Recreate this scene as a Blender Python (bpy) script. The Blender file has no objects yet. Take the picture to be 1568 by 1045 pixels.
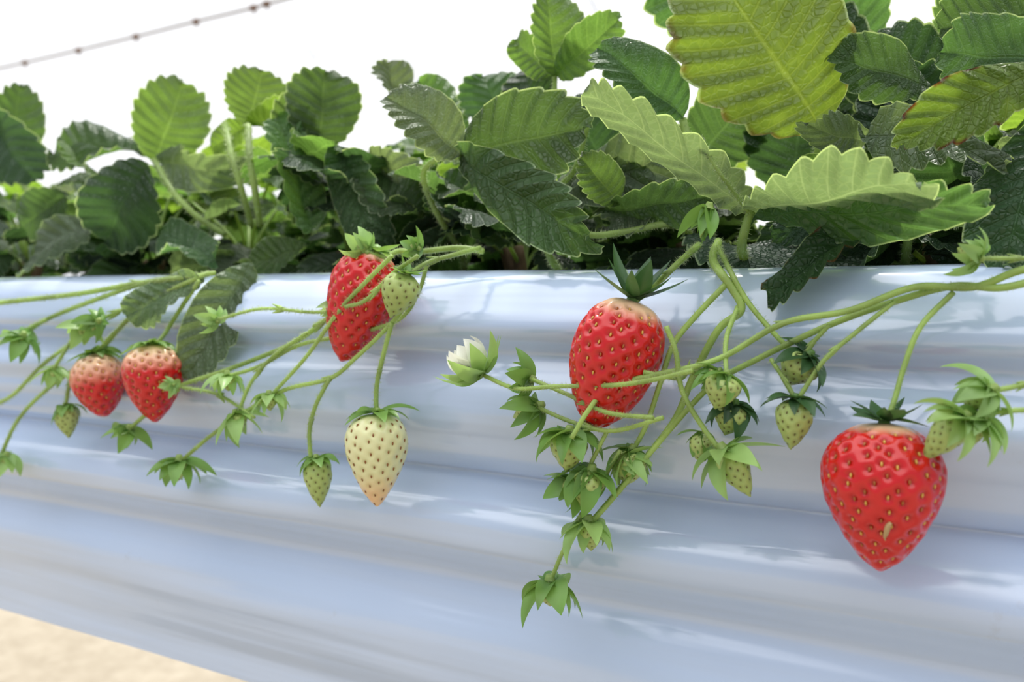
import bpy, math, random
from mathutils import Vector, Matrix, noise, kdtree
random.seed(7)
scene = bpy.context.scene
scene.view_settings.view_transform = 'Standard'
scene.view_settings.look = 'None'
scene.view_settings.exposure = 0.0

# ------------------------------------------------------------------ camera
CAM = Vector((0.0, -0.388, 1.0))
ROT = Matrix.Rotation(math.radians(30.4), 3, 'Z') @ Matrix.Rotation(math.radians(90-3.07), 3, 'X')
F = 1400.0
cam_d = bpy.data.cameras.new("camera"); cam = bpy.data.objects.new("camera", cam_d)
scene.collection.objects.link(cam)
cam.matrix_world = Matrix.Translation(CAM) @ ROT.to_4x4()
cam_d.sensor_width = 36; cam_d.lens = 36*F/1568; cam_d.clip_start = 0.01
cam_d.dof.use_dof = True; cam_d.dof.focus_distance = 0.40; cam_d.dof.aperture_fstop = 9
scene.camera = cam
FWD = ROT @ Vector((0, 0, -1)); RIGHT = ROT @ Vector((1, 0, 0)); UP = ROT @ Vector((0, 1, 0))

def P(u, v, y):
    """photogrammetry: sight line measured in the photo intersected with the vertical plane at world depth y"""
    d = ROT @ Vector(((u-784)/F, -(v-522.5)/F, -1))
    return CAM + d*((y-CAM.y)/d.y)
def M(p, n):
    return n*((p-CAM).dot(FWD))/F

# ------------------------------------------------------------------ materials
def mat_new(name):
    m = bpy.data.materials.new(name); m.use_nodes = True
    nt = m.node_tree; nt.nodes.clear()
    return m, nt
class N:
    def __init__(s, nt): s.nt = nt
    def n(s, t, **k):
        nd = s.nt.nodes.new(t)
        for a, b in k.items(): setattr(nd, a, b)
        return nd
    def l(s, a, b): s.nt.links.new(a, b)
    def math(s, op, a, b=None, c=None, clamp=False):
        nd = s.n('ShaderNodeMath', operation=op); nd.use_clamp = clamp
        for i, x in enumerate((a, b, c)):
            if x is None: continue
            if isinstance(x, (int, float)): nd.inputs[i].default_value = x
            else: s.l(x, nd.inputs[i])
        return nd.outputs[0]
    def mr(s, v, a, b, c=0.0, d=1.0):
        nd = s.n('ShaderNodeMapRange'); nd.clamp = True
        s.l(v, nd.inputs[0])
        for i, x in enumerate((a, b, c, d)): nd.inputs[i+1].default_value = x
        return nd.outputs[0]
    def mix(s, f, a, b, bt='MIX'):
        nd = s.n('ShaderNodeMix', data_type='RGBA', blend_type=bt)
        for x, i in ((f, 0), (a, 6), (b, 7)):
            if isinstance(x, (int, float)): nd.inputs[i].default_value = x
            elif isinstance(x, tuple): nd.inputs[i].default_value = (*x, 1)
            else: s.l(x, nd.inputs[i])
        return nd.outputs[2]
    def noise(s, scale, detail=3, vec=None, rough=0.5):
        nd = s.n('ShaderNodeTexNoise'); nd.inputs['Scale'].default_value = scale
        nd.inputs['Detail'].default_value = detail; nd.inputs['Roughness'].default_value = rough
        if vec is not None: s.l(vec, nd.inputs['Vector'])
        return nd.outputs['Fac']
    def bump(s, h, st, dist):
        nd = s.n('ShaderNodeBump'); nd.inputs['Strength'].default_value = st
        nd.inputs['Distance'].default_value = dist; s.l(h, nd.inputs['Height'])
        return nd.outputs[0]
    def bsdf(s, color, rough, bump=None, **k):
        nd = s.n('ShaderNodeBsdfPrincipled')
        if isinstance(color, tuple): nd.inputs['Base Color'].default_value = (*color, 1)
        else: s.l(color, nd.inputs['Base Color'])
        if isinstance(rough, float): nd.inputs['Roughness'].default_value = rough
        else: s.l(rough, nd.inputs['Roughness'])
        if bump is not None: s.l(bump, nd.inputs['Normal'])
        for a, b in k.items(): nd.inputs[a.replace('_', ' ')].default_value = b
        return nd
    def out(s, sh):
        o = s.n('ShaderNodeOutputMaterial'); s.l(sh, o.inputs[0])
    def trans(s, pr, color, fac):
        t = s.n('ShaderNodeBsdfTranslucent')
        if isinstance(color, tuple): t.inputs[0].default_value = (*color, 1)
        else: s.l(color, t.inputs[0])
        m = s.n('ShaderNodeMixShader'); m.inputs[0].default_value = fac
        s.l(pr.outputs[0], m.inputs[1]); s.l(t.outputs[0], m.inputs[2]); return m.outputs[0]
TEETH = 10
def leaf_material():
    m, nt = mat_new("strawberry_leaf"); g = N(nt)
    at = g.n('ShaderNodeAttribute', attribute_name='leafco')
    sp = g.n('ShaderNodeSeparateXYZ'); g.l(at.outputs['Vector'], sp.inputs[0])
    au = g.math('ABSOLUTE', sp.outputs[0]); t = sp.outputs[1]
    mid = g.mr(au, .045, .012)
    fr = g.math('ABSOLUTE', g.math('SUBTRACT', g.math('FRACT', g.math('MULTIPLY', t, float(TEETH))), .5))
    lat = g.mr(fr, .08, .012)
    wide = g.mr(fr, .5, 0)
    vein = g.math('MAXIMUM', mid, g.math('MULTIPLY', lat, .75))
    oi = g.n('ShaderNodeObjectInfo')
    tc = g.n('ShaderNodeTexCoord')
    vo = g.n('ShaderNodeTexVoronoi', feature='DISTANCE_TO_EDGE'); vo.inputs['Scale'].default_value = 24
    g.l(tc.outputs['Object'], vo.inputs['Vector'])
    cell = g.mr(vo.outputs['Distance'], 0, .16)
    nz = g.noise(5, 3, tc.outputs['Object'])
    val = g.math('ADD', g.math('MULTIPLY', nz, .6), g.math('MULTIPLY', oi.outputs['Random'], .3))
    val = g.math('ADD', val, .55)
    hs = g.n('ShaderNodeHueSaturation'); g.l(oi.outputs['Color'], hs.inputs['Color']); g.l(val, hs.inputs['Value'])
    hs.inputs['Saturation'].default_value = .95
    g.l(g.math('ADD', .480, g.math('MULTIPLY', oi.outputs['Random'], .03)), hs.inputs['Hue'])
    light = g.mix(1.0, hs.outputs[0], (1.9, 1.7, 2.0), 'MULTIPLY')
    col = g.mix(g.math('MULTIPLY', vein, .6), hs.outputs[0], light)
    col = g.mix(g.math('MULTIPLY', g.math('SUBTRACT', 1.0, cell), .25), col, light)
    col = g.mix(g.math('MULTIPLY', g.mr(au, .955, .985), .6), col, (.50, .60, .40))
    ed = g.math('MULTIPLY', g.mr(au, .88, .97), g.math('SUBTRACT', 1.0, oi.outputs['Alpha']))
    ed = g.math('MULTIPLY', ed, g.mr(nz, .44, .54), clamp=True)
    col = g.mix(ed, col, (.10, .028, .012))
    h = g.math('ADD', g.math('MULTIPLY', vein, -1.2), g.math('MULTIPLY', cell, .55))
    h = g.math('SUBTRACT', h, g.math('MULTIPLY', wide, 1.2))
    pr = g.bsdf(col, .42, g.bump(h, .9, .0014), Specular_IOR_Level=.55)
    tcol = g.mix(1.0, col, (2.2, 2.25, 1.0), 'MULTIPLY')
    g.out(g.trans(pr, tcol, .43)); return m
def simple_green(name, c, tr, fac=.3, rough=.4, scale=300):
    m, nt = mat_new(name); g = N(nt)
    tc = g.n('ShaderNodeTexCoord')
    nz = g.noise(scale, 3, tc.outputs['Object'])
    nz2 = g.noise(45, 3, tc.outputs['Object'])
    col = g.mix(g.mr(nz2, .35, .65), tuple(x*.68 for x in c), tuple(min(1, x*1.25) for x in c))
    pr = g.bsdf(col, rough, g.bump(nz, .3, .0006))
    g.out(g.trans(pr, tr, fac)); return m
MAT_LEAF = leaf_material()
MAT_STEM = simple_green("truss_stem_green", (.38, .53, .14), (.58, .76, .16), .28)
MAT_PET = simple_green("petiole_green", (.32, .45, .13), (.55, .7, .15), .35)
MAT_SEPAL = simple_green("sepal_green", (.16, .32, .07), (.34, .56, .10), .34)
MAT_SEPAL_L = simple_green("sepal_light_green", (.29, .47, .15), (.5, .74, .18), .34)
MAT_SEPAL_D = simple_green("sepal_dark_green", (.040, .105, .038), (.12, .26, .05), .25)
MAT_CROWN = simple_green("crown_brown", (.16, .10, .05), (.2, .1, .05), .1, .7)
MAT_HAIR = simple_green("fine_hair", (.62, .70, .42), (.7, .8, .5), .5)

def berry_mat(name, main, pale, rough, sss, pitf=.5, pitc=None, coat=.5):
    m, nt = mat_new(name); g = N(nt)
    at = g.n('ShaderNodeAttribute', attribute_name='pig')
    tc = g.n('ShaderNodeTexCoord')
    nz = g.noise(110, 3, tc.outputs['Object'])
    amt = g.math('MULTIPLY', at.outputs['Fac'], 3.0, clamp=True)
    f = g.math('ADD', at.outputs['Fac'], g.math('MULTIPLY', amt, g.math('MULTIPLY', g.math('SUBTRACT', nz, .5), .35)), clamp=True)
    col = g.mix(f, main, pale)
    pt = g.n('ShaderNodeAttribute', attribute_name='pit')
    col = g.mix(g.math('MULTIPLY', pt.outputs['Fac'], pitf), col, pitc or tuple(x*.4 for x in main))
    b = g.bump(g.noise(700, 2, tc.outputs['Object']), .08, .0004)
    pr = g.bsdf(col, rough, b, Subsurface_Weight=sss, Subsurface_Scale=.003, Coat_Weight=coat, Coat_Roughness=.04, Specular_IOR_Level=.3)
    pr.inputs['Subsurface Radius'].default_value = (1, .3, .15)
    g.out(pr.outputs[0]); return m
MAT_RED = berry_mat("ripe_red_skin", (.58, .003, .004), (.85, .56, .34), .35, .03, .6, None, .65)
MAT_WHITE = berry_mat("unripe_cream_skin", (.72, .71, .38), (.85, .38, .20), .3, .12, .45, (.50, .42, .14))
MAT_GRN = berry_mat("green_fruit_skin", (.33, .43, .12), (.42, .52, .17), .4, .05, .5, (.14, .18, .04), .3)
def plain(name, c, rough=.5, **k):
    m, nt = mat_new(name); g = N(nt)
    tc = g.n('ShaderNodeTexCoord')
    nz = g.noise(60, 2, tc.outputs['Object'])
    col = g.mix(nz, tuple(x*.8 for x in c), tuple(min(1, x*1.15) for x in c))
    pr = g.bsdf(col, rough, None, **k); g.out(pr.outputs[0]); return m
MAT_SEED_R = plain("achene_on_red", (.42, .12, .02), .3)
MAT_SEED_Y = plain("achene_golden", (.70, .42, .08), .3)
MAT_SEED_B = plain("achene_brown", (.26, .10, .025), .4)
MAT_SEED_G = plain("achene_green", (.15, .12, .03), .4)
MAT_PETAL = simple_green("white_petal", (.80, .80, .72), (.85, .85, .75), .35)
MAT_METAL = plain("galvanised_steel", (.30, .31, .33), .4, Metallic=.5)
MAT_WIRE = plain("greenhouse_wire_rust", (.26, .22, .19), .7)
MAT_CLIP = plain("wire_clip_rust", (.18, .10, .06), .7)
MAT_PALE = plain("pale_string", (.5, .51, .54), .6)
MAT_FLECK = plain("dry_petal_fleck", (.48, .33, .15), .6)

def film_material():
    m, nt = mat_new("white_plastic_film"); g = N(nt)
    tc = g.n('ShaderNodeTexCoord')
    mp = g.n('ShaderNodeMapping'); g.l(tc.outputs['Object'], mp.inputs[0]); mp.inputs['Scale'].default_value = (3.2, 8, 48)
    a = g.noise(1.0, 2, mp.outputs[0], .4)
    mp2 = g.n('ShaderNodeMapping'); g.l(tc.outputs['Object'], mp2.inputs[0]); mp2.inputs['Scale'].default_value = (7, 20, 150)
    b = g.noise(1.0, 1, mp2.outputs[0], .4)
    c = g.noise(11.0, 2, tc.outputs['Object'], .4)
    h = g.math('ADD', a, g.math('MULTIPLY', b, .2))
    h = g.math('ADD', h, g.math('MULTIPLY', c, .35))
    col = g.mix(c, (.49, .62, .84), (.57, .68, .87))
    dirt = g.noise(45, 6, tc.outputs['Object'], .7)
    col = g.mix(g.mr(dirt, .66, .80, 0, .3), col, (.36, .34, .32))
    pr = g.bsdf(col, .14, g.bump(h, .6, .006), Specular_IOR_Level=.9, Coat_Weight=.8, Coat_Roughness=.035)
    g.out(g.trans(pr, (.60, .69, .86), .10)); return m
MAT_FILM = film_material()
def ground_mat(name, c1, c2, sc, bs):
    m, nt = mat_new(name); g = N(nt)
    tc = g.n('ShaderNodeTexCoord')
    a = g.noise(sc, 8, tc.outputs['Object'], .65); b = g.noise(sc*.12, 3, tc.outputs['Object'])
    f = g.math('ADD', g.math('MULTIPLY', a, .6), g.math('MULTIPLY', b, .4))
    col = g.mix(g.mr(f, .35, .65), c1, c2)
    pr = g.bsdf(col, .9, g.bump(a, .6, bs)); g.out(pr.outputs[0]); return m
MAT_SAND = ground_mat("sandy_ground", (.27, .225, .16), (.41, .355, .27), 18, .01)
MAT_SOIL = ground_mat("dark_substrate", (.02, .013, .009), (.10, .065, .04), 90, .006)

# ------------------------------------------------------------------ mesh builder
class MB:
    def __init__(s): s.v = []; s.f = []; s.m = []; s.mats = []; s.pig = []; s.pit = []; s.lc = []
    def mi(s, mat):
        if mat not in s.mats: s.mats.append(mat)
        return s.mats.index(mat)
    def vert(s, p, pig=0.0, pit=0.0, lc=(0, 0, 0)):
        s.v.append(tuple(p)); s.pig.append(pig); s.pit.append(pit); s.lc.append(lc); return len(s.v)-1
    def face(s, idx, mat): s.f.append(idx); s.m.append(s.mi(mat))
    def mesh(s, name):
        me = bpy.data.meshes.new(name); me.from_pydata(s.v, [], s.f)
        for m in s.mats: me.materials.append(m)
        me.polygons.foreach_set('material_index', s.m)
        me.polygons.foreach_set('use_smooth', [True]*len(s.f))
        a = me.attributes.new('pig', 'FLOAT', 'POINT'); a.data.foreach_set('value', s.pig)
        a = me.attributes.new('pit', 'FLOAT', 'POINT'); a.data.foreach_set('value', s.pit)
        a = me.attributes.new('leafco', 'FLOAT_VECTOR', 'POINT'); a.data.foreach_set('vector', [c for l in s.lc for c in l])
        me.update(); return me
    def obj(s, name, parent=None, mw=None, loc=None):
        if loc is not None:
            s.v = [(x-loc.x, y-loc.y, z-loc.z) for x, y, z in s.v]
        o = bpy.data.objects.new(name, s.mesh(name)); scene.collection.objects.link(o)
        if loc is not None: mw = Matrix.Translation(loc)
        if mw is not None: o.matrix_world = mw
        if parent is not None: setparent(o, parent, mw)
        return o
def setparent(o, parent, mw=None):
    o.parent = parent
    o.matrix_parent_inverse = Matrix.Translation(-Vector(parent.location))
    if mw is not None: o.matrix_basis = mw

def catmull(pts, n=6):
    pts = [Vector(p) for p in pts]
    if len(pts) == 2: return [pts[0].lerp(pts[1], i/n) for i in range(n+1)]
    q = [pts[0]*2-pts[1]]+pts+[pts[-1]*2-pts[-2]]; out = []
    for i in range(1, len(q)-2):
        a, b, c, d = q[i-1:i+3]
        for k in range(n):
            t = k/n
            out.append(.5*((2*b)+(c-a)*t+(2*a-5*b+4*c-d)*t*t+(3*b-3*c+d-a)*t**3))
    out.append(pts[-1]); return out
hr = random.Random(99)
def tube(mb, pts, r0, r1, mat, seg=8, n=6, smooth=True, rf=None, fuzz=0):
    ps = catmull(pts, n) if smooth else [Vector(p) for p in pts]
    t0 = (ps[1]-ps[0]).normalized()
    nrm = t0.cross(Vector((.3, .2, 1))).normalized(); rings = []
    for i, p in enumerate(ps):
        t = (ps[min(i+1, len(ps)-1)]-ps[max(i-1, 0)]).normalized()
        nrm = (nrm-t*nrm.dot(t)).normalized(); b = t.cross(nrm)
        f = i/(len(ps)-1); r = r0+(r1-r0)*f
        if rf: r *= rf(f)
        rings.append([mb.vert(p+(nrm*math.cos(2*math.pi*k/seg)+b*math.sin(2*math.pi*k/seg))*r) for k in range(seg)])
        if fuzz and i < len(ps)-1:
            sl = (ps[i+1]-p).length; cnt = int(sl/(r0*.12))
            for _ in range(cnt):
                a = hr.uniform(0, 6.283); d = nrm*math.cos(a)+b*math.sin(a)
                o = p+(ps[i+1]-p)*hr.random()+d*r*.95; hl = fuzz*hr.uniform(.5, 1.2)
                tip = o+(d+t*hr.uniform(-.2, .5))*hl; w = t*fuzz*.05; w2 = d.cross(t)*fuzz*.05
                a0 = mb.vert(o-w); a1 = mb.vert(o+w); a2 = mb.vert(tip); a3 = mb.vert(o-w2); a4 = mb.vert(o+w2)
                mb.face((a0, a1, a2), MAT_HAIR); mb.face((a3, a4, a2), MAT_HAIR)
    for a, b in zip(rings, rings[1:]):
        for k in range(seg): mb.face((a[k], a[(k+1) % seg], b[(k+1) % seg], b[k]), mat)
    mb.face(tuple(reversed(rings[0])), mat); mb.face(tuple(rings[-1]), mat)

# ------------------------------------------------------------------ ground, soil, film, frame
def grid_obj(name, x0, x1, y0, y1, nx, ny, zf, mat, loc):
    mb = MB(); ids = []
    for j in range(ny+1):
        for i in range(nx+1):
            x = x0+(x1-x0)*i/nx; y = y0+(y1-y0)*j/ny
            ids.append(mb.vert((x, y, zf(x, y))))
    for j in range(ny):
        for i in range(nx):
            a = j*(nx+1)+i; mb.face((a, a+1, a+nx+2, a+nx+1), mat)
    return mb.obj(name, loc=Vector(loc))
grid_obj("ground", -12, 12, -10, 12, 120, 110, lambda x, y: .02*noise.noise(Vector((x, y, 0))*1.3)-.02, MAT_SAND, (0, 0, 0))
X0, X1 = -1.9, 1.0
BW = .36
grid_obj("growing_substrate", X0+.01, X1-.01, .050, BW-.050, 360, 40,
         lambda x, y: .997+.010*noise.noise(Vector((x, y, 0))*30)+.005*noise.noise(Vector((x, y, 3))*90), MAT_SOIL, (0, BW/2, .99))
prof = [(.062, -.020), (.054, -.004), (.042, .007), (.028, .0115), (.015, .0095), (.006, .004), (-.001, -.005), (-.0055, -.015), (-.0035, -.023), (.0025, -.0295),
        (.0005, -.036), (-.0065, -.044), (-.0110, -.053), (-.0095, -.063), (-.005, -.073), (-.001, -.083), (.006, -.0905), (.0090, -.0935), (.001, -.0985), (-.011, -.106),
        (-.0175, -.115), (-.0165, -.126), (-.006, -.136), (.003, -.147), (.000, -.160), (-.006, -.176), (-.005, -.195), (-.001, -.215), (.003, -.2385)]
pp = catmull([Vector((0, a, b)) for a, b in prof], 6)
def film(mb, back):
    nx = 480; rings = []
    for i in range(nx+1):
        x = X0+(X1-X0)*i/nx; r = []
        for k, p in enumerate(pp):
            d = -p.z
            amp = min(1, max(0, d/.02))
            w = noise.noise(Vector((x*2.6, d*30, 1.7+back)))*.0032+noise.noise(Vector((x*7+5, d*60, back)))*.0014
            y = p.y+w*amp; z = p.z+.0016*noise.noise(Vector((x*4, 9, back)))*(1 if d < .05 else 1.5)
            y += amp*.0034*math.sin(d*260+1.2*math.sin(x*3+1))*max(0, noise.noise(Vector((x*2.0, 4.4, back)))+.5)*(1 if d < .085 else .15)
            if back: y = BW-y
            r.append(mb.vert((x, y, 1+z)))
        rings.append(r)
    for a, b in zip(rings, rings[1:]):
        for k in range(len(pp)-1): mb.face((a[k], a[k+1], b[k+1], b[k]) if not back else (a[k], b[k], b[k+1], a[k+1]), MAT_FILM)
mb = MB(); film(mb, 0); film(mb, 1)
fo = mb.obj("plastic_film_bed_cover", loc=Vector((-.4, BW/2, .9)))
mb = MB()
for y in (.045, BW-.045):
    tube(mb, [(X0, y, .965), (X1, y, .965)], .010, .010, MAT_METAL, 10, 1, False)
for x in (-1.75, .7):
    for y in (.055, BW-.055):
        tube(mb, [(x, y, -.02), (x, y, .965)], .012, .012, MAT_METAL, 10, 1, False)
    tube(mb, [(x, .045, .85), (x, BW-.045, .85)], .010, .010, MAT_METAL, 10, 1, False)
tr = []
for x in (X0+.01, X1-.01):
    tr.append([mb.vert((x, .047, .98)), mb.vert((x, .07, .86)), mb.vert((x, BW-.07, .86)), mb.vert((x, BW-.047, .98))])
for k in range(3): mb.face((tr[0][k], tr[0][k+1], tr[1][k+1], tr[1][k]), MAT_METAL)
mb.face(tuple(tr[0]), MAT_METAL); mb.face(tuple(tr[1]), MAT_METAL)
mb.obj("bed_support_frame", loc=Vector((0, BW/2, 0)))

# ------------------------------------------------------------------ leaflets
def leaflet_mesh(name, W, fold, curl, wave, seed, side=0.0):
    mb = MB(); rows = TEETH*7; cols = 8; g = {}
    rnd = random.Random(seed); ph = rnd.uniform(0, 6)
    ta = [rnd.uniform(.65, 1.25) for _ in range(2*TEETH+2)]
    for i in range(rows+1):
        t = i/rows; ft = (TEETH*t) % 1.0
        s = (ft/.62)**.75 if ft < .62 else max(0, (1-ft)/.38)**.9
        if i == rows: s = .5
        sv = abs(math.sin(math.pi*TEETH*t))
        for j in range(-cols, cols+1):
            u = j/cols; a = abs(u)
            th = ta[min(int(TEETH*t), TEETH-1)*2+(1 if u > 0 else 0)]
            bx = W*(math.sin(math.pi*t**1.18)**.78 if 0 < t < 1 else 0)
            by = .5-.5*math.cos(math.pi*t**.97)
            cx, cy = bx, by-.5; l = math.hypot(cx, cy*W*2)+1e-6
            k = (.10*W*s*th-.04*W)*min(1, max(0, t-.06)*6)
            bx2 = bx+k*cx/l; by2 = by+k*(cy*W*2)/l+.03*s*W*min(1, t*5)
            my = t**1.5
            x = bx2*a*(1 if u >= 0 else -1); y = my+(by2-my)*a**1.15
            x *= (1+side*(1 if u > 0 else -1))
            z = fold*abs(x)-fold*.6*x*x/W-curl*(y-.1)**2*(1 if y > .1 else 0)
            z += .030*(1-sv)*a*(1.15-a)*2.2*min(1, t*4)
            z += wave*a*a*math.sin(t*8+ph+(2.2 if u > 0 else 0))
            z += wave*1.3*noise.noise(Vector((x*2.6, y*2.6, seed*.37)))
            z -= .025*a**6*(s-.5)
            g[i, j] = mb.vert((x, y, z), lc=(u, t, 0))
    for i in range(rows):
        for j in range(-cols, cols):
            mb.face((g[i, j], g[i, j+1], g[i+1, j+1], g[i+1, j]), MAT_LEAF)
    return mb.mesh(name)
VARS = [leaflet_mesh("leaflet_mesh", random.uniform(.42, .52), random.uniform(-.1, .7), random.uniform(.05, .6), random.uniform(.05, .13), i) for i in range(16)]
def put_leaflet(me, base, y_ax, z_ax, L, color, parent, brown=0.0):
    y = y_ax.normalized(); z = (z_ax-y*z_ax.dot(y)).normalized(); x = y.cross(z)
    mw = Matrix((x, y, z)).transposed().to_4x4(); mw = Matrix.Translation(base) @ mw @ Matrix.Scale(L, 4)
    o = bpy.data.objects.new("leaflet", me); scene.collection.objects.link(o)
    o.color = (*color, 1-brown)
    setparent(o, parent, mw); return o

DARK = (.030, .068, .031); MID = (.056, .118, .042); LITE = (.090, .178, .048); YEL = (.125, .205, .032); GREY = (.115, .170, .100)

plants = []
def new_plant(x, y):
    e = bpy.data.objects.new("strawberry_plant", None); scene.collection.objects.link(e)
    e.empty_display_size = .02; e.location = (x, y, 1.0); plants.append(e); return e
xs = [-1.72, -1.56, -1.40, -1.24, -1.08, -.94, -.80, -.67, -.54, -.41, -.29, -.17, -.05, .08, .22, .38, .56, .76]
for i, x in enumerate(xs):
    new_plant(x+random.uniform(-.02, .02), .115+random.uniform(-.01, .02))
    new_plant(x+.06+random.uniform(-.02, .02), .25+random.uniform(-.02, .02))
petmb = {p.name: MB() for p in plants}
def near_plant(pt):
    return min(plants, key=lambda e: (Vector(e.location)-Vector((pt.x, pt.y, 1))).length+(0 if e.location.y < .2 else .1))
for e in plants:
    mbp = petmb[e.name]; c = Vector(e.location)
    for k in range(4):
        a = random.uniform(0, 6.28)
        tube(mbp, [c+Vector((0, 0, -.01)), c+Vector((.006*math.cos(a), .006*math.sin(a), .012)), c+Vector((.012*math.cos(a), .012*math.sin(a), .028))], .007, .003, MAT_CROWN, 7, 3)
    front = c.y < .2
    nl = 13 if front else 14
    for k in range(nl):
        az = 2*math.pi*(k*1.0+random.uniform(-.3, .3))*.618
        low = k % 4 == 0
        H = random.uniform(.015, .090) if front else random.uniform(.035, .115)
        R = random.uniform(.015, .06)
        if low: H = random.uniform(.005, .035); R = random.uniform(.03, .07)
        top = c+Vector((R*math.cos(az), R*math.sin(az), H))
        if top.y < .065: top.y = .065+random.uniform(0, .03)
        dirh = Vector((math.cos(az), math.sin(az), 0))
        tube(mbp, [c+Vector((0, 0, .005)), c+dirh*R*.25+Vector((0, 0, H*.55)), top], .0016, .0012, MAT_PET, 6, 4)
        L = random.uniform(.036, .058)
        pitch = random.uniform(-.5, .75)
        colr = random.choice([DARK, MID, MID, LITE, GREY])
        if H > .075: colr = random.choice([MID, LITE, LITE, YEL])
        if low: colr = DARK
        for da, ls in ((0, 1.0), (1.25, .88), (-1.25, .88)):
            a2 = az+da+random.uniform(-.15, .15)
            d = Vector((math.cos(a2), math.sin(a2), 0))
            pt = pitch*(1 if da == 0 else .5)+random.uniform(-.2, .2)
            ya = d*math.cos(pt)+Vector((0, 0, math.sin(pt)))
            if top.y+ya.y*L < .035: ya.y = abs(ya.y)*.2; ya.z += .3; ya.normalize()
            na = Vector((0, 0, 1))+dirh*random.uniform(-.7, .7)+Vector((random.uniform(-.5, .5), random.uniform(-.5, .5), 0))
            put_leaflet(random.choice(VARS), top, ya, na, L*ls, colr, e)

def leaf(b, t, hw, phi=0, col=MID, fold=.25, curl=.2, wave=.06, brown=0.0, seed=None, side=0.0):
    B = P(*b); T = P(*t); mid = (B+T)/2; ax = T-B; L = ax.length
    W = M(mid, hw)/L
    n = (CAM-mid); n = (n-ax.normalized()*n.dot(ax.normalized())).normalized()
    n = Matrix.Rotation(math.radians(phi), 3, ax.normalized()) @ n
    me = leaflet_mesh("leaflet_mesh", W, fold, curl, wave, seed or random.randint(1, 999), side=side)
    return put_leaflet(me, B, ax, n, L, col, near_plant(mid), brown)
def petiole(pts, r=4.0, r2=None, mat=MAT_PET):
    q = [P(*p) for p in pts]; e = near_plant(q[0])
    R = M(q[0], r); tube(petmb[e.name], q, R, M(q[-1], r2 or r), mat, 9, 7, fuzz=M(q[0], 7))

# --- right side big leaves
leaf((1256, 195, .075), (1090, -60, .045), 128, 14, YEL, .15, .10, .05, brown=.7, seed=11)
leaf((1045, 182, .05), (922, 62, .03), 50, 30, MID, .6, .2, .08, seed=12)
leaf((1180, 30, .12), (1000, -60, .10), 80, 20, MID, .3, .2, .08)
leaf((1146, 324, .02), (903, 130, -.02), 66, -56, GREY, -.30, -.05, .03, seed=14)
leaf((1150, 328, .02), (1415, 264, -.035), 92, 58, GREY, -.20, -.05, .03, seed=15)
leaf((1156, 337, .02), (1515, 308, -.02), 56, 40, MID, -.15, .0, .04, seed=16)
leaf((1352, 332, .03), (1174, 440, -.02), 40, 48, DARK, .6, .15, .08, brown=.9, seed=17)
leaf((1430, 135, .09), (1278, 78, .06), 50, 35, MID, .4, .2, .08, seed=18)
leaf((1610, 95, .05), (1445, 75, .03), 70, 25, MID, .35, .1, .08, seed=19)
leaf((1590, 20, .08), (1440, 40, .06), 60, 20, MID, .3, .1, .08, seed=20)
leaf((1610, 95, .03), (1395, 195, .0), 52, 20, YEL, .35, .3, .07, brown=1.0, seed=21)
leaf((1600, 190, .04), (1535, 400, .01), 75, 10, DARK, .3, .1, .07, seed=22)
leaf((1325, 212, .06), (1530, 222, .02), 48, -55, GREY, .5, .2, .1, seed=23)
leaf((1330, 215, .07), (1245, 205, .04), 30, -30, GREY, .3, .3, .1, seed=24)
leaf((1300, 190, .14), (1200, 10, .13), 90, 10, DARK, .2, .1, .08, seed=25)
leaf((1400, 260, .12), (1380, 100, .11), 75, -10, DARK, .2, .1, .08, seed=26)
leaf((1480, 330, .09), (1440, 200, .06), 60, 15, MID, .3, .1, .08, seed=27)
leaf((1450, 200, .13), (1330, 60, .12), 80, 0, DARK, .2, .1, .08, seed=28)
leaf((1210, 300, .14), (1230, 150, .13), 80, 0, DARK, .2, .1, .08, seed=29)
leaf((1480, 100, .15), (1560, -30, .12), 90, 0, MID, .2, .1, .08, seed=30)
leaf((1330, 80, .17), (1240, -50, .15), 80, 0, MID, .2, .1, .08, seed=31)
leaf((1330, 330, .07), (1180, 355, .06), 30, 20, DARK, .2, .1, .08, seed=33)
leaf((1420, 335, .10), (1300, 390, .07), 45, 20, DARK, .2, .1, .08, seed=34)
leaf((1520, 335, .10), (1440, 400, .07), 45, 20, DARK, .2, .1, .08, seed=35)
leaf((1240, 340, .10), (1190, 405, .08), 50, 20, DARK, .2, .1, .08, seed=36)
leaf((1060, 250, .12), (1150, 150, .12), 60, 0, MID, .2, .1, .08, seed=37)
# --- centre trifoliate
leaf((706, 238, .03), (603, 138, .0), 52, 36, GREY, .65, .2, .08, seed=41)
leaf((706, 240, .03), (868, 192, .01), 72, -14, MID, .3, .2, .07, seed=42)
leaf((710, 242, .03), (862, 357, -.01), 52, 15, MID, .3, .25, .07, seed=43)
petiole([(706, 240, .03), (672, 243, .03), (648, 268, .035), (668, 325, .05), (705, 385, .07), (712, 410, .09)], 4.5, 4.5)
leaf((845, 305, .07), (1043, 215, .04), 52, -25, GREY, .3, .2, .07, seed=44)
leaf((946, 312, .04), (900, 243, .02), 34, 20, LITE, .4, .3, .07, seed=45)
leaf((925, 322, .05), (1075, 318, .03), 42, 35, MID, .3, .2, .07, seed=46)
leaf((850, 118, .09), (843, -8, .08), 46, 20, LITE, .6, .2, .08, seed=47, side=.2)
leaf((852, 116, .09), (942, 30, .08), 34, -10, LITE, .5, .2, .08, seed=48)
leaf((850, 116, .09), (780, 60, .09), 30, -20, LITE, .4, .2, .08, seed=49)
petiole([(850, 116, .09), (848, 180, .09), (835, 260, .09), (820, 350, .1)], 3.5)
leaf((840, 185, .10), (795, 100, .10), 45, -20, DARK, .4, .2, .08, seed=50)
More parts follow.
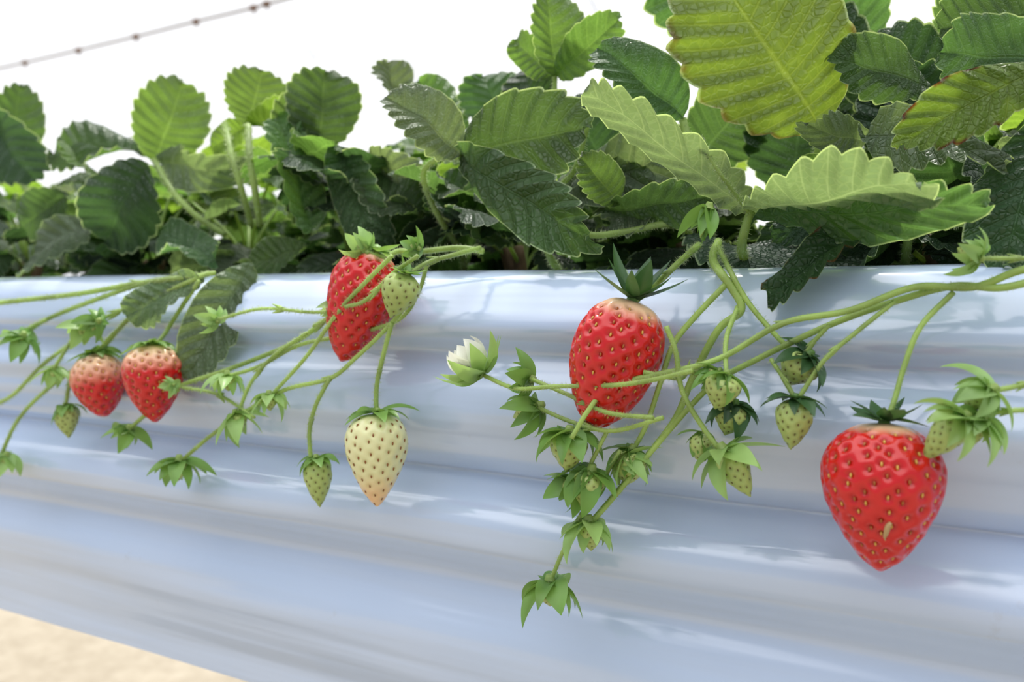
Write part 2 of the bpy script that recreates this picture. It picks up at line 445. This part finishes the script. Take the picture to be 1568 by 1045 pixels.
leaf((930, 260, .11), (870, 150, .10), 60, 0, DARK, .4, .2, .08, seed=51)
leaf((1010, 330, .11), (1000, 200, .11), 60, 0, MID, .3, .2, .08, seed=52)
leaf((690, 230, .12), (645, 110, .12), 48, 20, LITE, .4, .2, .08, seed=53)
leaf((620, 180, .12), (598, 90, .12), 36, 40, GREY, .6, .2, .1, seed=54)
leaf((780, 200, .14), (740, 110, .14), 55, 20, MID, .4, .2, .08, seed=55)
petiole([(1150, 322, .02), (1136, 372, .02), (1140, 398, .05), (1150, 420, .09)], 7, 7)
petiole([(1150, 330, .02), (1100, 262, .0), (1070, 210, .0)], 3.5, 2.5)
petiole([(1045, 182, .05), (1065, 250, .05), (1085, 300, .06), (1090, 400, .1)], 6, 6)
petiole([(865, 340, .03), (905, 360, .03), (960, 355, .04), (1040, 345, .05), (1080, 400, .09)], 5, 5)
petiole([(826, 355, .02), (842, 394, .03), (860, 420, .07)], 5, 5)
petiole([(1256, 195, .075), (1250, 250, .08), (1235, 400, .09)], 5, 6)
petiole([(1396, 330, .06), (1390, 370, .06), (1385, 410, .08)], 7, 7)
petiole([(1360, 332, .03), (1440, 342, .03), (1540, 350, .03), (1600, 400, .06)], 5, 4)
petiole([(560, 235, .08), (620, 285, .08), (650, 330, .09), (655, 400, .1)], 4)
petiole([(900, 190, .05), (880, 260, .05), (850, 300, .06), (830, 400, .09)], 4)
# --- left groups
leaf((236, 245, .09), (282, 132, .09), 56, 10, LITE, .25, .15, .08, seed=61)
leaf((222, 235, .09), (66, 212, .07), 40, 45, MID, .4, .15, .08, seed=62)
leaf((240, 245, .09), (345, 275, .06), 32, 35, GREY, .3, .2, .08, seed=63)
petiole([(236, 245, .07), (262, 290, .06), (300, 330, .06), (345, 360, .07)], 4.5)
leaf((380, 192, .09), (402, 108, .09), 48, 0, LITE, .2, .1, .07, seed=64)
leaf((380, 192, .09), (320, 225, .08), 24, 30, YEL, .2, .1, .07, seed=65)
leaf((380, 192, .09), (455, 160, .09), 26, 30, YEL, .2, .1, .07, seed=66)
petiole([(380, 192, .06), (382, 240, .045), (390, 290, .045), (398, 345, .06)], 5)
petiole([(345, 190, .06), (355, 240, .045), (370, 290, .045), (385, 345, .06)], 4.5)
leaf((488, 228, .08), (500, 108, .08), 58, 10, MID, .35, .15, .08, seed=67)
leaf((478, 352, .05), (428, 172, .06), 38, 30, LITE, .5, .1, .08, seed=68)
leaf((520, 225, .06), (575, 385, .05), 42, 15, MID, .4, .2, .08, seed=69)
leaf((565, 235, .08), (640, 290, .07), 34, 30, GREY, .3, .2, .08, seed=70)
leaf((150, 335, .05), (8, 405, .02), 36, 50, GREY, .2, .2, .08, seed=71)
leaf((225, 250, .05), (150, 375, .04), 60, 15, DARK, .3, .2, .08, seed=72)
leaf((0, 250, .08), (38, 140, .08), 40, 20, MID, .4, .2, .08, seed=73)
leaf((-20, 180, .06), (40, 270, .06), 45, 20, DARK, .4, .2, .08, seed=74)
leaf((100, 300, .06), (20, 350, .05), 36, 20, MID, .4, .2, .08, seed=75)
leaf((385, 402, .01), (283, 578, -.025), 44, 28, GREY, .4, .1, .07, seed=76)
leaf((310, 425, -.012), (192, 482, -.025), 34, 30, GREY, .3, .1, .07, seed=77)
leaf((330, 400, .03), (250, 350, .05), 40, 30, MID, .3, .1, .08, seed=78)
leaf((470, 380, .05), (370, 400, .04), 28, 30, LITE, .3, .1, .08, seed=79)
leaf((640, 330, .06), (560, 260, .07), 45, 30, MID, .3, .1, .08, seed=80)
leaf((740, 330, .07), (680, 270, .09), 45, 10, MID, .3, .1, .08, seed=81)
leaf((700, 330, .07), (790, 270, .09), 35, 10, LITE, .3, .1, .08, seed=82)
for nm, mbp in petmb.items():
    e = bpy.data.objects[nm]; mbp.obj("petioles_and_crown", parent=e, loc=Vector(e.location))

# ------------------------------------------------------------------ berries
def sepal(mb, ang, r0, L, W, a0, a1, mat, z0=0.0, tw=0.0):
    ca, sa = math.cos(ang), math.sin(ang); n = 10; rows = []
    r, z = r0*.3, z0; st = L/n
    for i in range(n+1):
        s = i/n
        w = W*(math.sin(math.pi*min(1, (s*.84+.16))**.8)**.95) if s < 1 else 0
        al = a0+a1*s; row = []
        sway = .12*L*s*s*tw*2
        for k in (-1, -.5, 0, .5, 1):
            off = w*k+sway; lift = .30*w*abs(k)+tw*w*k*.6
            pr = r-lift*math.sin(al); pz = z+lift*math.cos(al)
            row.append(mb.vert((ca*pr-sa*off, sa*pr+ca*off, pz)))
        rows.append(row)
        r += st*math.cos(al); z += st*math.sin(al)
    for a, b in zip(rows, rows[1:]):
        for k in range(4): mb.face((a[k], a[k+1], b[k+1], b[k]), mat)

def berry(name, top, tip, w, kind='green', pale=.2, sl=None, sw=None, a0=-10, a1=-60, smat=MAT_SEPAL,
          nsep=10, p=.576, seedn=None, seed=1, blunt=.8, jit=18, wob=.03, fleck=False):
    rnd = random.Random(seed)
    T = P(*top); B = P(*tip); L = (T-B).length; mid = (T+B)/2; W = M(mid, w/2)
    z = (T-B).normalized(); x = z.cross(Vector((.2, 1, .1))).normalized(); y = z.cross(x)
    mw = Matrix.Translation(T) @ Matrix((x, y, z)).transposed().to_4x4()
    mb = MB()
    def rad(s): return W*(math.sin(math.pi*min(1, max(0, s))**p)**blunt) if 0 < s < 1 else 0
    def surf(s, a):
        wb = 1+wob*math.sin(2*a+seed)+wob*.7*math.sin(3*a+seed*2)+wob*noise.noise(Vector((math.cos(a)*1.3, math.sin(a)*1.3, s*3+seed)))*1.5
        r = rad(s)*wb
        return Vector((r*math.cos(a), r*math.sin(a), -L*s))
    big = kind in ('ripe', 'white')
    NS = seedn or (190 if big else 60)
    K = 200; cum = [0]
    for i in range(K):
        s = (i+.5)/K; ds = math.hypot(rad((i+1)/K)-rad(i/K), L/K); cum.append(cum[-1]+rad(s)*ds)
    seeds = []; j = 0
    for i in range(NS):
        target = cum[-1]*(i+.5)/NS
        while j < K and cum[j+1] < target: j += 1
        s = (j+(target-cum[j])/(cum[j+1]-cum[j]+1e-12))/K
        s += rnd.uniform(-.010, .010)
        if s < .035 or s > .995: continue
        seeds.append((s, i*2.399963+rnd.uniform(-.10, .10)))
    kd = kdtree.KDTree(len(seeds)); pos = []
    for i, (s, a) in enumerate(seeds): pos.append(surf(s, a)); kd.insert(pos[-1], i)
    kd.balance()
    area = 2*math.pi*cum[-1]; sp = math.sqrt(area/NS)
    mat = {'ripe': MAT_RED, 'white': MAT_WHITE, 'green': MAT_GRN}[kind]
    ns, na = (140, 180) if big else (44, 52)
    depth = sp*{'ripe': .32, 'white': .14, 'green': .22}[kind]; rows = []
    ctr = Vector((0, 0, -L*.4))
    for i in range(ns+1):
        s = i/ns; s = .5-.5*math.cos(math.pi*s); s = min(max(s, 0.0), 1.0); row = []
        for k in range(na):
            a = 2*math.pi*k/na; q = surf(s, a)
            d = kd.find(q)[2]; g = math.exp(-(d/(sp*.24))**2); g2 = math.exp(-(d/(sp*.5))**2)
            n = (q-ctr).normalized()
            q = q-n*depth*(.6*g+.4*g2)
            if kind == 'ripe': pg = max(0, min(1, 1-(s-pale*.35)/(pale*.9+.001))) if pale > 0 else 0
            elif kind == 'white': pg = max(0, min(.6, (s-.6)/.5))
            else: pg = 1-s
            row.append(mb.vert(q, pig=pg, pit=g))
        rows.append(row)
    for a, b in zip(rows, rows[1:]):
        for k in range(na): mb.face((a[k], b[k], b[(k+1) % na], a[(k+1) % na]), mat)
    sm = {'ripe': MAT_SEED_R, 'white': MAT_SEED_B, 'green': MAT_SEED_G}[kind]
    for (s, a), q in zip(seeds, pos):
        n = (q-ctr).normalized(); tdir = (surf(min(1, s+.01), a)-q).normalized()
        n = (n-tdir*n.dot(tdir)).normalized(); b = tdir.cross(n)
        c = q-n*depth*.74; lw = sp*.090; ll = sp*.165
        ids = []
        for i in range(1, 4):
            th = math.pi*i/4
            ids.append([mb.vert(c+tdir*ll*math.cos(th)+(b*math.cos(f)*lw+n*math.sin(f)*lw)*math.sin(th)) for f in [2*math.pi*k/6 for k in range(6)]])
        e0 = mb.vert(c+tdir*ll*1.1); e1 = mb.vert(c-tdir*ll)
        m2 = MAT_SEED_Y if (kind == 'ripe' and rnd.random() < .5) else sm
        for k in range(6):
            mb.face((e0, ids[0][(k+1) % 6], ids[0][k]), m2); mb.face((e1, ids[2][k], ids[2][(k+1) % 6]), m2)
            for r_ in (0, 1): mb.face((ids[r_][k], ids[r_][(k+1) % 6], ids[r_+1][(k+1) % 6], ids[r_+1][k]), m2)
    SL = M(mid, sl if sl else w*.5); SW = M(mid, sw if sw else (sl or w*.5)*.2)
    for i in range(nsep):
        inner = i % 2
        sepal(mb, 2*math.pi*(i+rnd.uniform(-.2, .2))/nsep, W*.25, SL*(1 if not inner else .82)*rnd.uniform(.85, 1.12),
              SW*(1 if not inner else .75)*rnd.uniform(.85, 1.15), math.radians(a0+rnd.uniform(-jit, jit)), math.radians(a1+rnd.uniform(-jit, jit)), smat, z0=W*.03+inner*W*.03, tw=rnd.uniform(-.5, .5))
    k = SW*.6
    tube(mb, [(0, 0, -W*.1), (0, 0, W*.05), (0, 0, W*.05+k)], k*1.3, k*.5, MAT_STEM if smat != MAT_SEPAL_D else MAT_SEPAL, 10, 4)
    if fleck:   # dried petal stuck on the skin, on the side facing the aisle
        inv = mw.inverted(); cl = inv @ (CAM)
        a = math.atan2(cl.y, cl.x)
        pts = []
        for ss, da in ((.61, .16), (.64, .12), (.68, .10), (.715, .08), (.735, .10)):
            q = surf(ss, a+da*1.0); pts.append(q+(q-ctr).normalized()*W*.002)
        tube(mb, pts, W*.034, W*.034, MAT_FLECK, 8, 4, rf=lambda f: .35+1.0*math.sin(math.pi*min(1, f+.15)))
    o = bpy.data.objects.new(name, mb.mesh(name)); scene.collection.objects.link(o); o.matrix_world = mw
    return o
R = "ripe_strawberry"
berry(R, (1354, 648, -.034), (1347, 876, -.038), 184, 'ripe', .05, sl=66, sw=15, a0=15, a1=10, smat=MAT_SEPAL_D, seedn=210, seed=3, p=.66, blunt=.64, fleck=True)
berry(R, (968, 460, -.030), (908, 656, -.034), 142, 'ripe', .10, sl=92, sw=15, a0=30, a1=25, smat=MAT_SEPAL_D, seedn=200, seed=5, p=.72, blunt=.52)
berry(R, (575, 386, -.018), (524, 556, -.026), 106, 'ripe', .05, sl=36, sw=10, a0=10, a1=10, seedn=170, seed=6, p=.66, blunt=.6)
berry(R, (232, 528, -.028), (238, 648, -.028), 94, 'ripe', .26, sl=48, sw=11, a0=0, a1=-35, smat=MAT_SEPAL, seedn=150, seed=8, p=.62, blunt=.66)
berry(R, (145, 542, -.022), (160, 640, -.022), 84, 'ripe', .42, sl=44, sw=11, a0=0, a1=-35, smat=MAT_SEPAL, seedn=130, seed=9, p=.70, blunt=.6)
berry("unripe_white_strawberry", (578, 634, -.032), (577, 777, -.034), 95, 'white', 0, sl=62, sw=12, a0=12, a1=-55, smat=MAT_SEPAL, seedn=130, seed=12, p=.56, blunt=.72)
G = "green_strawberry"
def gb(top, tip, w, y=-.034, sl=None, smat=MAT_SEPAL, a0=-15, a1=-60, seed=None, **k):
    seed = seed or int(top[0]*7+top[1]); sl = sl*.9
    berry(G, (top[0], top[1], y), (tip[0], tip[1], y), w, 'green', sl=sl, sw=(sl or w*.5)*.24, smat=smat, a0=a0, a1=a1, seed=seed, jit=24, **k)
gb((484, 703), (490, 778), 44, sl=48, a0=-5, a1=-50)
gb((622, 420), (598, 488), 60, y=-.036, sl=36, smat=MAT_SEPAL, a0=20, a1=10)
gb((1218, 612), (1211, 690), 58, y=-.034, sl=62, smat=MAT_SEPAL_D, a0=0, a1=-45)
gb((1238, 545), (1200, 590), 62, y=-.024, sl=72, smat=MAT_SEPAL_D, a0=0, a1=-45)
gb((1112, 575), (1095, 628), 56, y=-.040, sl=58, smat=MAT_SEPAL, a0=-10)
gb((1125, 620), (1110, 668), 52, y=-.030, sl=62, smat=MAT_SEPAL_D)
gb((1078, 665), (1072, 712), 42, y=-.030, sl=46, smat=MAT_SEPAL)
gb((1108, 690), (1150, 762), 50, y=-.038, sl=92, smat=MAT_SEPAL_L, a0=-15, a1=-35)
gb((100, 622), (106, 672), 38, y=-.030, sl=40)
gb((968, 690), (958, 745), 54, y=-.030, sl=66, smat=MAT_SEPAL)
gb((872, 664), (868, 724), 58, y=-.042, sl=84, smat=MAT_SEPAL, a0=0, a1=-60)
gb((905, 722), (890, 778), 50, y=-.040, sl=80, smat=MAT_SEPAL)
gb((902, 800), (906, 845), 42, y=-.038, sl=80, smat=MAT_SEPAL_L, a0=-15, a1=-55)
gb((842, 893), (843, 930), 46, y=-.038, sl=90, smat=MAT_SEPAL, a0=-5, a1=-65)
gb((1518, 598), (1475, 625), 44, y=-.038, sl=86, smat=MAT_SEPAL_L)
gb((1475, 640), (1412, 705), 50, y=-.046, sl=92, smat=MAT_SEPAL_L)
gb((1505, 640), (1480, 690), 30, y=-.040, sl=84, smat=MAT_SEPAL_L)
gb((1500, 395), (1465, 380), 36, y=-.024, sl=60, smat=MAT_SEPAL_L)
gb((1085, 318), (1072, 365), 14, y=-.014, sl=66, smat=MAT_SEPAL, a0=-70, a1=-10)
for (a, b, s) in [((274, 706), (272, 738), 66), ((197, 657), (190, 680), 50), ((348, 575), (350, 600), 54), ((362, 635), (370, 662), 60),
                  ((412, 605), (414, 630), 52), ((82, 566), (80, 585), 44), ((128, 500), (118, 520), 50), ((35, 515), (25, 540), 56), ((10, 698), (6, 722), 46),
                  ((332, 492), (312, 488), 38), ((528, 470), (510, 488), 58), ((265, 590), (250, 597), 28), ((812, 580), (790, 578), 64), ((825, 622), (785, 640), 70), ((150, 492), (128, 510), 46),
                  ((960, 700), (975, 720), 60), ((560, 385), (540, 365), 48), ((640, 380), (625, 372), 38), ((880, 740), (862, 760), 66), ((1100, 570), (1085, 585), 54)]:
    gb(a, b, s*.5, y=-.034 if a[1] > 480 else -.026, sl=s, smat=random.choice([MAT_SEPAL, MAT_SEPAL_L]), a0=-22, a1=-50, seedn=40)

def bud():
    T = P(738, 574, -.038); tip = P(700, 528, -.042); mb = MB()
    z = (T-tip).normalized(); x = z.cross(Vector((.2, 1, .1))).normalized(); y = z.cross(x)
    mw = Matrix.Translation(T) @ Matrix((x, y, z)).transposed().to_4x4()
    u = M(T, 1)
    for i in range(5): sepal(mb, i*1.2566+.3, 6*u, 54*u, 19*u, math.radians(-22), math.radians(-90), MAT_PETAL, z0=-16*u)
    for i in range(5): sepal(mb, i*1.2566+.9, 4*u, 46*u, 17*u, math.radians(-35), math.radians(-78), MAT_PETAL, z0=-18*u)
    for i in range(10): sepal(mb, i*.6283, 6*u, (66 if i % 2 else 78)*u, 14*u, math.radians(-20+random.uniform(-10, 10)), math.radians(-55+random.uniform(-18, 50)), MAT_SEPAL_L, z0=0, tw=random.uniform(-.4, .4))
    tube(mb, [(0, 0, -30*u), (0, 0, -14*u), (0, 0, 4*u)], 16*u, 5*u, MAT_SEPAL_L, 12, 4)
    o = bpy.data.objects.new("strawberry_flower_bud", mb.mesh("strawberry_flower_bud")); scene.collection.objects.link(o); o.matrix_world = mw
bud()

# ------------------------------------------------------------------ fruit stems
def truss(paths):
    mb = MB(); first = None
    for pts, y0, y1, r0, r1 in paths:
        r0 *= .80; r1 *= .92
        n = len(pts)-1
        dn = catmull([Vector((a, b, y0+(y1-y0)*(i/n)**.8)) for i, (a, b) in enumerate(pts)], 7)
        q = []
        for a, b, y in dn:
            c = P(a, b, y)
            if y > -.016:
                f = min(1, max(0, (1.022-P(a, b, -.010).z)/.014)); y = y*(1-f)+min(y, -.016)*f
                c = P(a, b, y)
            q.append(c)
        if first is None: first = q[0]
        tube(mb, q, M(q[0], r0), M(q[-1], r1), MAT_STEM, 9, 1, smooth=False, fuzz=M(q[0], 5.5))
        if n >= 2 and random.random() < .8:
            k = len(q)//2; d = (q[k]-q[k-1]).normalized(); rr = M(q[k], 1)
            for s in (-1, 1):
                e = q[k]+d*rr*16+UP*s*rr*7-Vector((0, rr*3, 0))
                tube(mb, [q[k]-d*rr*2, q[k]+d*rr*7+UP*s*rr*4, e], rr*4.5, rr*.5, MAT_STEM, 6, 3)
    mb.obj("strawberry_truss", loc=first)
truss([
    ([(330, 418), (285, 425), (210, 434), (120, 450), (-20, 466)], .02, -.02, 4.5, 4),
    ([(320, 420), (230, 432), (150, 458), (70, 490), (35, 515)], .02, -.028, 4.5, 3.5),
    ([(70, 490), (30, 510), (-20, 535)], -.024, -.026, 3.5, 3),
    ([(320, 418), (240, 455), (195, 490), (150, 540), (80, 590), (30, 640), (0, 700)], .015, -.034, 4.5, 3),
    ([(305, 430), (272, 480), (252, 512), (236, 530)], .0, -.026, 4, 3.5),
    ([(240, 450), (180, 478), (128, 500)], -.005, -.028, 3.5, 3),
    ([(210, 478), (170, 515), (145, 545)], -.012, -.022, 3.5, 3),
    ([(150, 500), (70, 555), (20, 605), (-20, 625)], -.025, -.03, 3.5, 3),
    ([(130, 545), (108, 585), (100, 625)], -.028, -.030, 3, 3),
    ([(110, 520), (82, 566)], -.026, -.034, 3, 3)])
truss([
    ([(740, 385), (700, 380), (640, 386), (602, 388), (560, 430), (512, 478), (480, 505), (440, 530), (350, 566), (275, 592), (235, 625), (197, 658)], .02, -.034, 6, 3.2),
    ([(735, 380), (690, 392), (655, 402), (622, 422)], .01, -.034, 5, 3.5),
    ([(655, 402), (640, 450), (610, 490), (540, 512), (460, 528), (400, 560), (350, 576)], -.015, -.034, 4, 3),
    ([(620, 470), (595, 500), (545, 548), (505, 580), (430, 600), (340, 655), (275, 708)], -.028, -.034, 4.5, 3),
    ([(600, 495), (588, 540), (577, 590), (576, 634)], -.030, -.032, 4.5, 4),
    ([(505, 580), (484, 620), (474, 660), (476, 704)], -.032, -.034, 4, 3.5),
    ([(520, 478), (470, 478), (400, 473), (332, 490)], -.03, -.034, 3.2, 2.5),
    ([(600, 392), (560, 432), (520, 475), (470, 545), (415, 606)], -.040, -.034, 4.5, 3),
    ([(470, 510), (420, 545), (385, 585), (362, 640)], -.03, -.034, 3.5, 3),
    ([(280, 594), (320, 600), (348, 612), (390, 640)], -.033, -.034, 3, 2.5),
    ([(590, 396), (560, 385)], -.02, -.026, 4, 3), ([(480, 500), (520, 480)], -.03, -.033, 3, 3),
    ([(640, 392), (600, 420), (560, 460), (528, 470)], -.038, -.038, 4, 3)])
truss([
    ([(1640, 400), (1560, 415), (1490, 440), (1400, 440), (1300, 476), (1200, 495), (1100, 550), (1000, 575), (935, 590), (900, 630), (875, 672)], .0, -.052, 8, 4),
    ([(1640, 412), (1540, 440), (1460, 438), (1370, 462), (1270, 498), (1160, 550), (1090, 590), (1020, 665), (950, 750), (905, 802)], -.002, -.038, 8, 4),
    ([(1460, 448), (1410, 500), (1385, 560), (1370, 612), (1357, 645)], -.016, -.034, 5.5, 4.5),
    ([(1370, 462), (1310, 510), (1262, 552), (1222, 612)], -.020, -.034, 4.5, 4),
    ([(1270, 498), (1245, 525), (1232, 545)], -.024, -.024, 4, 4),
    ([(1640, 395), (1560, 396), (1500, 396)], -.005, -.024, 4.5, 4),
    ([(1640, 560), (1570, 588), (1515, 600)], -.02, -.038, 5, 4.5),
    ([(1640, 625), (1570, 628), (1525, 632), (1470, 642)], -.02, -.044, 5, 4.5)])
truss([
    ([(1100, 370), (1092, 400), (1120, 440), (1135, 475), (1100, 505), (1060, 580), (1035, 640), (990, 700), (940, 760), (905, 800)], .03, -.038, 8, 4.5),
    ([(1070, 375), (1042, 400), (1010, 430), (972, 462)], .03, -.030, 6, 5),
    ([(1112, 435), (1060, 490), (1030, 530), (1010, 590), (990, 650), (968, 692)], -.016, -.030, 6, 4),
    ([(1100, 380), (1140, 455), (1180, 505), (1215, 540), (1232, 548)], .025, -.024, 5, 4),
    ([(1130, 470), (1112, 520), (1112, 575)], -.016, -.038, 5, 4),
    ([(1020, 500), (1035, 540), (1045, 600), (1080, 660), (1112, 700)], -.038, -.038, 5, 4.5),
    ([(985, 570), (1040, 580), (1060, 570), (1120, 620)], -.040, -.030, 4.5, 4),
    ([(1000, 640), (930, 632), (870, 605), (812, 580)], -.056, -.036, 4.5, 3.5),
    ([(1015, 640), (940, 660), (880, 648), (825, 625)], -.050, -.036, 4.5, 3.5),
    ([(1060, 568), (1000, 582), (940, 590), (850, 592), (790, 595), (738, 574)], -.058, -.038, 5, 3.5),
    ([(950, 690), (920, 740), (890, 790), (862, 845), (842, 893)], -.038, -.038, 4, 3.5),
    ([(930, 660), (900, 720), (880, 760)], -.040, -.038, 4, 3.5),
    ([(1180, 550), (1200, 580), (1218, 612)], -.030, -.034, 4, 4)])

# ------------------------------------------------------------------ greenhouse wires
mb = MB()
wp = [(-300, 165), (-60, 117), (38, 96), (120, 77), (208, 56), (300, 33), (395, 10), (520, -26), (700, -90)]
yW = 1.4
q = [P(a, b, yW) for a, b in wp]; tube(mb, q, .0036, .0036, MAT_WIRE, 8, 6)
for a, b in [(38, 96), (120, 77), (208, 56), (300, 33), (388, 12), (408, 6)]:
    c = P(a, b, yW); d = (P(a+10, b-2.6, yW)-c).normalized()
    tube(mb, [c-d*.014, c-d*.005, c+d*.005, c+d*.014], .0075, .0075, MAT_CLIP, 8, 3, rf=lambda f: .6+.6*math.sin(math.pi*f))
    tube(mb, [c, c+Vector((.002, 0, -.010)), c+Vector((.008, 0, -.016))], .004, .002, MAT_CLIP, 6, 3)
mb.obj("greenhouse_training_wire", loc=q[0])
for pts in ([(470, 72), (484, 92)], [(560, -30), (590, 30), (625, 90), (660, 180)], [(1335, -40), (1344, 10), (1353, 60), (1360, 200)], [(895, -30), (905, 0), (920, 40), (940, 160)]):
    mb = MB(); q = [P(a, b, 1.6) for a, b in pts]; th = .0018 if pts[0][0] != 1335 else .004
    tube(mb, q, th, th, MAT_PALE if pts[0][0] in (560,) else MAT_METAL, 6, 6)
    mb.obj("greenhouse_string", loc=q[0])
for x in (.9, 2.7, 4.5):
    mb = MB()
    tube(mb, [(x, .3+3.0*math.cos(a), max(-.02, 1.2+2.2*math.sin(a))) for a in [-.6+i*(math.pi+1.2)/28 for i in range(29)]], .016, .016, MAT_PALE, 10, 2)
    mb.obj("greenhouse_hoop", loc=Vector((x, .3, 0)))

# ------------------------------------------------------------------ light
w = bpy.data.worlds.new("overcast_greenhouse_sky"); scene.world = w; w.use_nodes = True
nt = w.node_tree; nt.nodes.clear(); g = N(nt)
tc = g.n('ShaderNodeTexCoord'); sp = g.n('ShaderNodeSeparateXYZ'); g.l(tc.outputs['Generated'], sp.inputs[0])
fy = g.mr(sp.outputs[1], -.15, .25); fz = g.mr(sp.outputs[2], .50, .70)
col = g.mix(fy, (.48, .53, .63), (1.14, 1.15, 1.18))
col = g.mix(fz, col, (2.45, 2.47, 2.52))
bg = g.n('ShaderNodeBackground'); g.l(col, bg.inputs[0]); bg.inputs[1].default_value = 1.0
o = g.n('ShaderNodeOutputWorld'); g.l(bg.outputs[0], o.inputs[0])
sd = bpy.data.lights.new("sun", 'SUN'); sd.energy = 2.9; sd.angle = math.radians(6); sd.color = (1, .97, .91)
so = bpy.data.objects.new("sun", sd); scene.collection.objects.link(so); so.location = (-1, 3, 5)
so.rotation_euler = Vector((.25, -.50, -1.0)).to_track_quat('-Z', 'Y').to_euler()
print("objects", len(bpy.data.objects))
